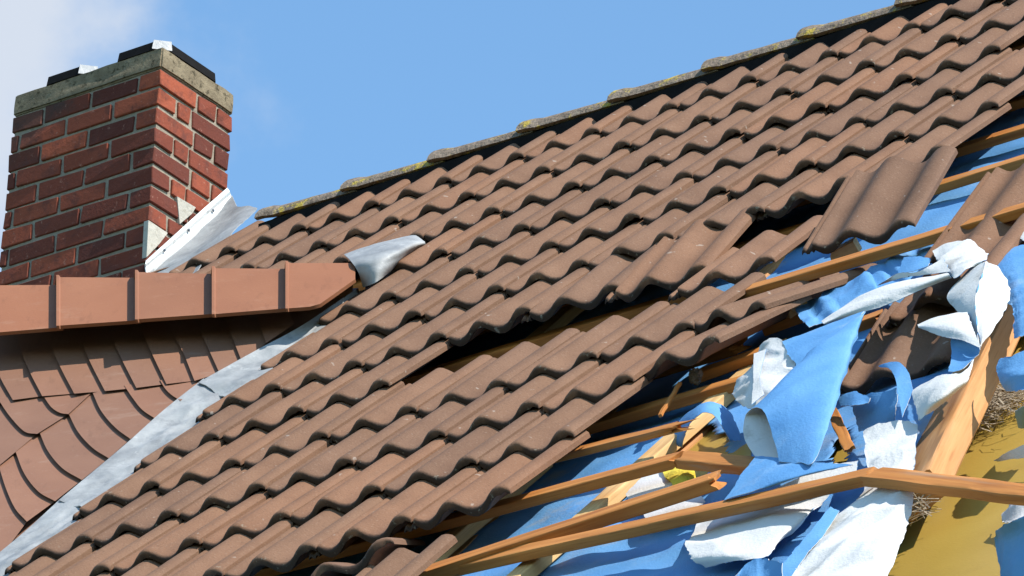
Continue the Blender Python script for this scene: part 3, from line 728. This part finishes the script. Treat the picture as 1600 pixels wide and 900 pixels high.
def cover(x0, x1, y0, y1, z0, h, label):
    c = .045; i = .028
    def ring(e, z): return [Vector((x0 + e, y0 + c, z)), Vector((x0 + c, y0 + e, z)), Vector((x1 - c, y0 + e, z)), Vector((x1 - e, y0 + c, z)), Vector((x1 - e, y1 - c, z)), Vector((x1 - c, y1 - e, z)), Vector((x0 + c, y1 - e, z)), Vector((x0 + e, y1 - c, z))]
    a, b = ring(0, z0), ring(.006, z0 + h)
    fs = [tuple(range(8, 16)), tuple(reversed(range(8)))] + [(k, (k + 1) % 8, (k + 1) % 8 + 8, k + 8) for k in range(8)]
    o = cpart('flue_cover', a + b, fs, M['black']); o['label'] = label
    # folded light metal strip round the corner
    k0 = [Vector((x1 - c - .002, y0 - .003, z0 + .004)), Vector((x1 + .003, y0 + c + .002, z0 + .004))]
    o2 = link('corner_strip', [k0[0], k0[1], k0[1] + Z * (h + .002) + Vector((-.006, 0, 0)), k0[0] + Z * (h + .002) + Vector((0, .006, 0)), k0[0] + Vector((-.03, .03, 0)), k0[1] + Vector((-.03, .03, 0)), k0[1] + Z * (h + .002) + Vector((-.03, .03, 0)), k0[0] + Z * (h + .002) + Vector((-.03, .03, 0))],
              [(0, 1, 2, 3), (7, 6, 5, 4), (0, 4, 5, 1), (3, 2, 6, 7), (0, 3, 7, 4), (1, 5, 6, 2)], M['bright']); o2.parent = o
cover(-.25, .0, .0, .34, HH + .086, .036, 'flat black flue cover at the front corner of the crown')
cover(-.575, -.335, .0, .30, HH + .086, .036, 'flat black flue cover at the left of the crown')
CP = CB + cu * .0
def cf(x, y, e=.0): return chim.matrix_world.inverted() @ hit(x, y, CB + cu * e, cu)
def plate(name, poly, e, m_, th=.004):
    a = [cf(x, y, e) for x, y in poly]; b = [q - Vector((th, 0, 0)) for q in a]; k = len(a)
    return cpart(name, a + b, [tuple(range(k)), tuple(reversed(range(k, 2 * k)))] + [((i + 1) % k, i, i + k, (i + 1) % k + k) for i in range(k)], m_)
plate('mortar_patch', [(277, 307), (306, 324), (300, 334), (281, 350)], .006, M['render'], .02)
plate('mortar_patch', [(232, 344), (262, 364), (250, 380), (229, 402)], .006, M['render'], .02)
# flashing on the chimney side
def strip(pa, pb, wd, e0, e1, m_, nm, parent):
    pass
fl = empty('chimney_flashing', at(290, 370, -.02), 'white zinc flashing bar with screws and lead apron beside the brick chimney', 'flashing')
def fpart(name, o_):
    o_.parent = fl; o_.matrix_parent_inverse = Matrix.Translation(-fl.location); return o_
def hitc(x, y, e): return hit(x, y, CB + cu * e, cu)
g = [[hitc(228, 408, .012), hitc(260, 379, .012), hitc(292, 350, .012), hitc(324, 321, .012), hitc(355, 294, .012)],
     [hitc(227, 413, .020), hitc(261, 384, .020), hitc(294, 355, .020), hitc(327, 326, .020), hitc(358, 299, .020)],
     [hitc(227, 418, .014), hitc(262, 389, .014), hitc(296, 360, .014), hitc(329, 331, .014), hitc(360, 304, .014)],
     [hitc(228, 428, .020), hitc(265, 397, .020), hitc(300, 368, .020), hitc(332, 340, .020), hitc(362, 313, .020)],
     [hitc(228, 436, .016), hitc(266, 404, .016), hitc(302, 374, .016), hitc(335, 346, .016), hitc(363, 320, .016)]]
fpart('zinc_bar', slab('zinc_bar', surf(g, 4, 3), M['zinc'], M['zinc'], .004, 2, .001, 9, smooth=20))
for x, y in ((257, 391), (295, 360), (333, 329)):
    P = hitc(x, y, .022); vs_, fs_ = [], []
    for z_ in (0, 1):
        for k in range(10): vs_.append(P + (cw * math.cos(k * .6283) + Z * math.sin(k * .6283)) * (.006 - .002 * z_) + cu * .004 * z_)
    fs_ = [tuple(range(10, 20))] + [(k, (k + 1) % 10, (k + 1) % 10 + 10, k + 10) for k in range(10)]
    fpart('screw', recentre(link('screw', vs_, fs_, M['lead_dark'])))
g = [[hitc(363, 306, .020), at(372, 324, -.03), at(390, 322, -.03), at(402, 326, -.035)],
     [hitc(335, 340, .018), at(350, 345, -.05), at(362, 350, -.03), at(376, 352, -.032)],
     [hitc(300, 372, .018), at(312, 382, -.06), at(322, 388, -.04), at(342, 386, -.032)],
     [hitc(262, 405, .018), at(275, 418, -.06), at(290, 424, -.04), at(306, 424, -.032)],
     [hitc(225, 445, .018), at(235, 455, -.06), at(252, 462, -.04), at(275, 466, -.06)]]
fpart('lead_apron', slab('lead_apron', surf(g, 8, 8), M['lead'], M['lead'], .003, 6, .006, 9, smooth=50))

# ------------------------------------------------------------------ torn membrane pieces
SN = [0]
def piece(label, grid, front='blue', wr=0.006, wsc=10, rag=0.006, ref=None, k=12, name='membrane_flap', dh=0.0):
    SN[0] += 1
    g = [[at(x, y, (h if h < -.07 else -.07 + (h + .07) * .3) + dh) for x, y, h in r] for r in grid]
    fr, bk = (M['blue'], M['white']) if front == 'blue' else (M['white'], M['blue'])
    o = slab(name, surf(g, k, k), fr, bk, 0.0012, SN[0], wr, wsc, rag, ref=ref, smooth=70)
    return tag(o, label, 'torn membrane', 'torn pieces of blue and white roof membrane')
piece('big blue sail of membrane, pointed at upper right and rolled into a cone at left', [
    [(1217, 722, .02), (1207, 680, .10), (1196, 648, .165), (1180, 636, .185), (1164, 652, .12), (1163, 685, .03), (1186, 724, -.05)],
    [(1247, 722, .03), (1240, 660, .13), (1232, 612, .20), (1212, 606, .21), (1196, 630, .12), (1200, 665, .03), (1215, 715, -.05)],
    [(1273, 719, .04), (1283, 630, .14), (1283, 572, .20), (1262, 556, .21), (1250, 575, .12), (1250, 610, .03), (1255, 690, -.05)],
    [(1303, 638, .08), (1322, 560, .15), (1325, 520, .19), (1312, 513, .19), (1305, 535, .12), (1300, 570, .05), (1295, 620, 0)],
    [(1349, 497, .12), (1351, 491, .14), (1353, 487, .15), (1351, 487, .15), (1349, 490, .12), (1348, 492, .1), (1346, 497, .08)]], wr=.010, wsc=4.5, rag=.002, ref=(.4, .12), k=12)
piece('upper blue edge behind the sail, stretched from the grey curl to the sail tip', [
    [(1222, 534, .14), (1260, 520, .14), (1305, 503, .14), (1352, 486, .15)], [(1232, 556, .15), (1262, 545, .16), (1300, 525, .17), (1340, 500, .15)], [(1248, 574, .15), (1266, 585, .16), (1290, 560, .16), (1335, 515, .14)]], wr=.004, rag=.004)
piece('crumpled grey white curl of fleece left of the blue sail', [
    [(1190, 545, .05), (1205, 534, .10), (1228, 536, .13), (1246, 566, .12)], [(1182, 570, .05), (1195, 560, .09), (1220, 570, .10), (1242, 592, .10)], [(1152, 595, .03), (1175, 600, .10), (1200, 605, .11), (1222, 606, .1)], [(1142, 614, 0), (1156, 632, .05), (1178, 638, .08), (1194, 634, .07)]], 'white', wr=.012)
piece('narrow bright white fold standing on the crumpled curl', [[(1178, 552, .13), (1198, 546, .14)], [(1177, 592, .15), (1188, 590, .16)], [(1175, 634, .12), (1195, 618, .13)]], 'white', wr=.004)
piece('blue flap draped over the lowest batten under the sail', [
    [(1180, 713, 0), (1230, 716, .03), (1290, 722, .03), (1335, 727, -.01)], [(1160, 740, 0), (1205, 742, .03), (1250, 742, .03), (1295, 735, 0)], [(1130, 782, -.02), (1165, 772, 0), (1205, 760, 0), (1245, 748, -.02)]], dh=-.006, wr=.004)
piece('grey white underside turned out along the lowest batten', [[(1205, 765, -.03), (1250, 745, -.02), (1290, 728, -.02), (1342, 720, -.03)], [(1192, 784, -.06), (1245, 770, -.05), (1290, 752, -.05), (1340, 740, -.06)]], 'white', dh=-.03, wr=.003)
piece('large white fleece sheet hanging under the lowest batten, blunt at its left', [
    [(1092, 812, -.09), (1140, 790, -.08), (1200, 772, -.07), (1260, 756, -.07), (1312, 748, -.08)], [(1070, 850, -.03), (1130, 833, -.035), (1190, 812, -.03), (1245, 795, -.04), (1295, 776, -.06)],
    [(1078, 872, -.04), (1130, 865, -.015), (1180, 850, -.02), (1225, 830, -.035), (1270, 800, -.07)], [(1100, 890, -.09), (1145, 878, -.06), (1190, 874, -.06), (1215, 853, -.07), (1240, 830, -.09)]], 'white', dh=-.05, wr=.016, wsc=5, rag=.008)
piece('small blue curl at the bottom edge under the white fleece', [[(1150, 900, -.06), (1165, 880, -.03), (1190, 871, -.02), (1224, 880, -.03)], [(1145, 930, -.1), (1170, 915, -.08), (1195, 905, -.08), (1224, 905, -.08)]])
piece('big soiled white fleece bundle hanging beside the yellow lining', [
    [(1350, 676, -.03), (1375, 665, -.01), (1405, 657, 0), (1434, 660, -.03)], [(1352, 700, -.02), (1378, 695, .0), (1405, 690, 0), (1432, 700, -.02)], [(1355, 735, -.05), (1380, 735, -.03), (1405, 738, -.03), (1428, 742, -.05)],
    [(1345, 770, -.07), (1375, 775, -.04), (1405, 775, -.04), (1430, 775, -.07)], [(1310, 802, -.05), (1350, 805, -.01), (1395, 805, -.01), (1424, 802, -.07)], [(1272, 840, -.04), (1320, 845, .02), (1375, 845, .015), (1414, 838, -.07)],
    [(1240, 890, -.04), (1295, 890, .03), (1350, 892, .02), (1396, 880, -.06)], [(1215, 940, -.04), (1280, 940, .02), (1330, 940, .02), (1372, 935, -.06)]], 'white', dh=-.03, wr=.024, wsc=5.5, rag=.010)
piece('narrow light blue folded strip along the left edge of the white bundle', [[(1298, 792, -.03), (1312, 800, -.05)], [(1268, 828, .02), (1286, 838, 0)], [(1240, 860, .02), (1258, 872, 0)], [(1222, 884, .02), (1236, 902, 0)], [(1205, 925, 0), (1225, 930, -.02)]], dh=-.03, wr=.003)
piece('long twisted white band reaching from the blue sail to the white knot', [
    [(1283, 503, .08), (1330, 472, .11), (1375, 450, .13), (1430, 437, .14), (1480, 426, .14)], [(1287, 506, .10), (1338, 480, .14), (1388, 459, .16), (1436, 444, .17), (1484, 429, .16)], [(1293, 507, .07), (1346, 489, .10), (1402, 470, .12), (1442, 452, .13), (1488, 433, .13)]], 'white', wr=.004, rag=.002)
piece('thin upper loop of the twisted white band', [[(1370, 447, .14), (1400, 428, .17), (1440, 423, .18), (1475, 402, .2)], [(1380, 444, .11), (1408, 435, .14), (1445, 430, .15), (1487, 425, .17)]], 'white', wr=.004)
piece('white knotted curl of fleece in front of the reddish loose tile', [[(1456, 391, .10), (1480, 377, .12), (1515, 377, .13), (1546, 394, .11)], [(1464, 408, .13), (1488, 402, .16), (1518, 402, .17), (1540, 408, .15)], [(1482, 430, .12), (1492, 434, .15), (1507, 424, .16), (1528, 412, .14)]], 'white', wr=.010)
def loop():
    L_ = [(1520, 414, .11), (1500, 436, .08), (1480, 463, .06), (1490, 480, .05), (1506, 497, .05), (1522, 520, .05), (1529, 540, .04)]
    C_ = [(1541, 411, .15), (1535, 430, .165), (1528, 452, .165), (1524, 475, .15), (1526, 498, .13), (1528, 520, .09), (1531, 541, .05)]
    E_ = [(1560, 418, .11), (1575, 438, .09), (1580, 460, .07), (1574, 482, .06), (1562, 500, .05), (1548, 522, .045), (1533, 542, .04)]
    r = []
    for a, b, c in zip(L_, C_, E_):
        a, b, c = Vector(a), Vector(b), Vector(c); d1 = b.lerp(a, .05); d2 = b.lerp(c, .05); m1 = b.lerp(a, .5) + Vector((0, 0, .004)); m2 = b.lerp(c, .5) + Vector((0, 0, .012))
        r.append([tuple(q) for q in (a, m1, d1, b, d2, m2, c)])
    return r
piece('white loop of fleece folded over above the broad rafter, grey on its left face', loop(), 'white', wr=.008, wsc=6, k=6)
piece('pointed white flap aimed left over the shaded loose tile', [[(1433, 508, .10), (1460, 496, .12), (1490, 489, .13), (1512, 487, .12)], [(1435, 511, .11), (1465, 510, .15), (1495, 512, .16), (1522, 515, .13)], [(1440, 513, .09), (1470, 526, .12), (1500, 531, .12), (1532, 543, .09)]], 'white', wr=.003, rag=.003)
piece('deep blue inner side of the loop below the pointed white flap', [[(1485, 527, .08), (1505, 529, .09), (1525, 535, .09), (1533, 546, .07)], [(1486, 552, .03), (1505, 555, .02), (1522, 553, .02), (1531, 554, .04)], [(1481, 582, .03), (1500, 579, .03), (1515, 568, .03), (1523, 560, .04)]], wr=.004)
piece('grey white torn band lying across the broad rafter', [[(1446, 597, .0), (1475, 585, .05), (1505, 582, .05), (1524, 556, .03)], [(1425, 612, 0), (1460, 606, .06), (1490, 600, .06), (1515, 590, .01)], [(1430, 635, -.02), (1455, 630, .02), (1480, 618, .02), (1505, 602, -.02)], [(1434, 660, -.07), (1450, 647, -.05), (1475, 627, -.05), (1495, 610, -.06)]], 'white', wr=.004)
piece('small light blue hoop of membrane in front of the shaded loose tile', [[(1372, 572, .02), (1385, 567, .05), (1405, 566, .07), (1419, 580, .05), (1427, 610, 0)], [(1376, 574, .02), (1389, 576, .05), (1399, 592, .05), (1404, 620, .01), (1410, 652, -.05)]], wr=.002, rag=.002)
piece('dark blue torn sheet between the shaded loose tile and the white bundle', [[(1330, 620, -.04), (1365, 614, -.03), (1403, 606, -.03)], [(1334, 646, -.09), (1370, 645, -.09), (1403, 640, -.09)], [(1342, 676, -.12), (1375, 670, -.12), (1398, 662, -.12)]], wr=.006)
piece('little light blue tab right of the blue sail', [[(1308, 622, -.01), (1335, 612, .01), (1362, 622, -.01)], [(1312, 636, -.04), (1338, 634, -.02), (1358, 630, -.03)]], wr=.004)
def drapes():
    r = random.Random(11); rows_ = [[], [], [], []]
    for i in range(17):
        t = min(1, max(0, i / 16 + r.uniform(-.022, .022))); top = (1238 + 215 * t, 482 - 108 * t); bot = (1262 + 220 * t, 512 - 88 * t); fold = .007 * r.uniform(-1, 1)
        for k, f in enumerate((0, .35, .7, 1)):
            rows_[k].append((top[0] + (bot[0] - top[0]) * f + r.uniform(-4, 4), top[1] + (bot[1] - top[1]) * f + r.uniform(-3, 3), -.072 - .02 * f + fold * (1 - .5 * abs(f - .5))))
    return rows_
piece('crumpled light blue membrane hanging in folds behind the white twisted band', drapes(), wr=.014, wsc=7, k=6)
piece('light blue tab with a white edge above the twisted white band', [[(1412, 402, .06), (1432, 401, .07), (1456, 402, .06)], [(1402, 428, .04), (1428, 424, .06), (1452, 416, .06)]], wr=.003)
piece('large light blue flap with ragged white edge at the right margin', [[(1546, 400, 0), (1575, 386, .02), (1640, 372, 0)], [(1566, 440, .02), (1592, 435, .04), (1640, 430, .02)], [(1583, 490, .01), (1600, 490, .03), (1640, 490, .02)], [(1583, 530, -.03), (1598, 526, 0), (1640, 520, -.02)]], wr=.008, rag=.012)
piece('dark blue hanging flap at the right margin above the straw', [[(1562, 562, -.03), (1585, 552, .02), (1640, 535, .02)], [(1557, 585, -.07), (1585, 582, -.04), (1640, 572, -.04)], [(1575, 614, -.10), (1592, 612, -.09), (1640, 604, -.09)]], wr=.01, rag=.01)
piece('small dark blue scrap at the right margin below the straw', [[(1585, 640, -.10), (1602, 634, -.08), (1640, 628, -.08)], [(1592, 668, -.18), (1604, 668, -.17), (1640, 662, -.17)]], wr=.004)
piece('navy shaded flap in the lower right corner', [[(1553, 830, -.125), (1580, 812, -.10), (1640, 792, -.10)], [(1553, 858, -.165), (1582, 850, -.15), (1640, 846, -.15)], [(1570, 925, -.225), (1592, 925, -.215), (1640, 925, -.215)]], wr=.008)
piece('pointed white scrap at the right margin above the tilted batten', [[(1552, 721, -.20), (1580, 702, -.18), (1640, 682, -.17)], [(1556, 723, -.205), (1584, 718, -.20), (1640, 712, -.20)]], 'white', wr=.004)
piece('grey white crumple at the right margin under the tilted batten', [[(1578, 790, -.20), (1595, 775, -.18), (1640, 750, -.18)], [(1562, 818, -.205), (1590, 812, -.19), (1640, 798, -.19)]], 'white', wr=.012)
piece('white sliver of fleece at the right margin over the reddish tile', [[(1581, 356, .04), (1600, 346, .05), (1640, 330, .05)], [(1592, 374, .02), (1604, 378, .03), (1640, 384, .03)]], 'white', wr=.003)
piece('light blue lip curling over the yellow hole beside the pale counter batten', [[(1040, 690, -.13), (1064, 655, -.11), (1092, 634, -.08), (1114, 630, -.08), (1142, 645, -.11), (1160, 690, -.15)], [(1066, 700, -.15), (1076, 668, -.09), (1095, 648, -.03), (1112, 648, -.02), (1126, 664, -.06), (1140, 690, -.12)]], wr=.004)
piece('white turned over flap lying on the blue membrane between two battens', [[(976, 772, -.132), (1004, 745, -.130), (1034, 732, -.130), (1068, 744, -.132)], [(990, 792, -.128), (1022, 776, -.126), (1054, 766, -.126), (1090, 764, -.130)], [(1012, 814, -.128), (1042, 808, -.126), (1076, 798, -.126), (1104, 786, -.130)]], 'white', wr=.002)

# ------------------------------------------------------------------ straw and debris
def straw(spots, label):
    vs_, fs_ = [], []; r = random.Random(5)
    for (x, y, sx, sy, cnt, h) in spots:
        for _ in range(cnt):
            P = at(r.gauss(x, sx), r.gauss(y, sy), h + r.uniform(-.03, .04))
            d_ = (u * r.gauss(.9, .3) + v * r.gauss(0, .5) + n * r.gauss(0, .3)).normalized(); Lg = r.uniform(.03, .10); wd = r.uniform(.0008, .0019)
            s_ = d_.cross(n + u * r.uniform(-.3, .3)).normalized() * wd; t_ = d_.cross(s_).normalized() * wd; m_ = P + n * r.uniform(-.006, .012)
            b = len(vs_)
            for q in (P - d_ * Lg / 2, m_, P + d_ * Lg / 2): vs_ += [q - s_, q + s_, q + t_]
            for k in (0, 3): fs_ += [(b + k, b + k + 1, b + k + 4, b + k + 3), (b + k + 1, b + k + 2, b + k + 5, b + k + 4), (b + k + 2, b + k, b + k + 3, b + k + 5)]
    o = recentre(link('straw', vs_, fs_, M['straw'])); tag(o, label, 'straw', kind='stuff')
straw([(1562, 620, 26, 15, 520, -.22), (1530, 652, 16, 7, 150, -.225), (1436, 788, 5, 13, 70, -.17)], 'grey brown tangle of dry straw spilling out beside the broad rafter')
def lump(x, y, h, r_, label, sq=(1, 1, 1.5)):
    bm = bmesh.new(); bmesh.ops.create_icosphere(bm, subdivisions=4, radius=r_)
    for q in bm.verts:
        f = 1 + .35 * noise.noise(q.co * (1.4 / r_) + Vector((x, y, 0))) + .2 * noise.noise(q.co * (4 / r_)); q.co = Vector((q.co.x * sq[0], q.co.y * sq[1], q.co.z * sq[2])) * f
    me = bpy.data.meshes.new('mortar_lump'); bm.to_mesh(me); bm.free(); me.materials.append(M['debris'])
    o = bpy.data.objects.new('mortar_lump', me); col.objects.link(o); o.location = at(x, y, h); tag(o, label, 'mortar lump')
lump(1086, 588, -.09, .017, 'small dark lump of old mortar on the shaded batten', (1, 1, 1.3))
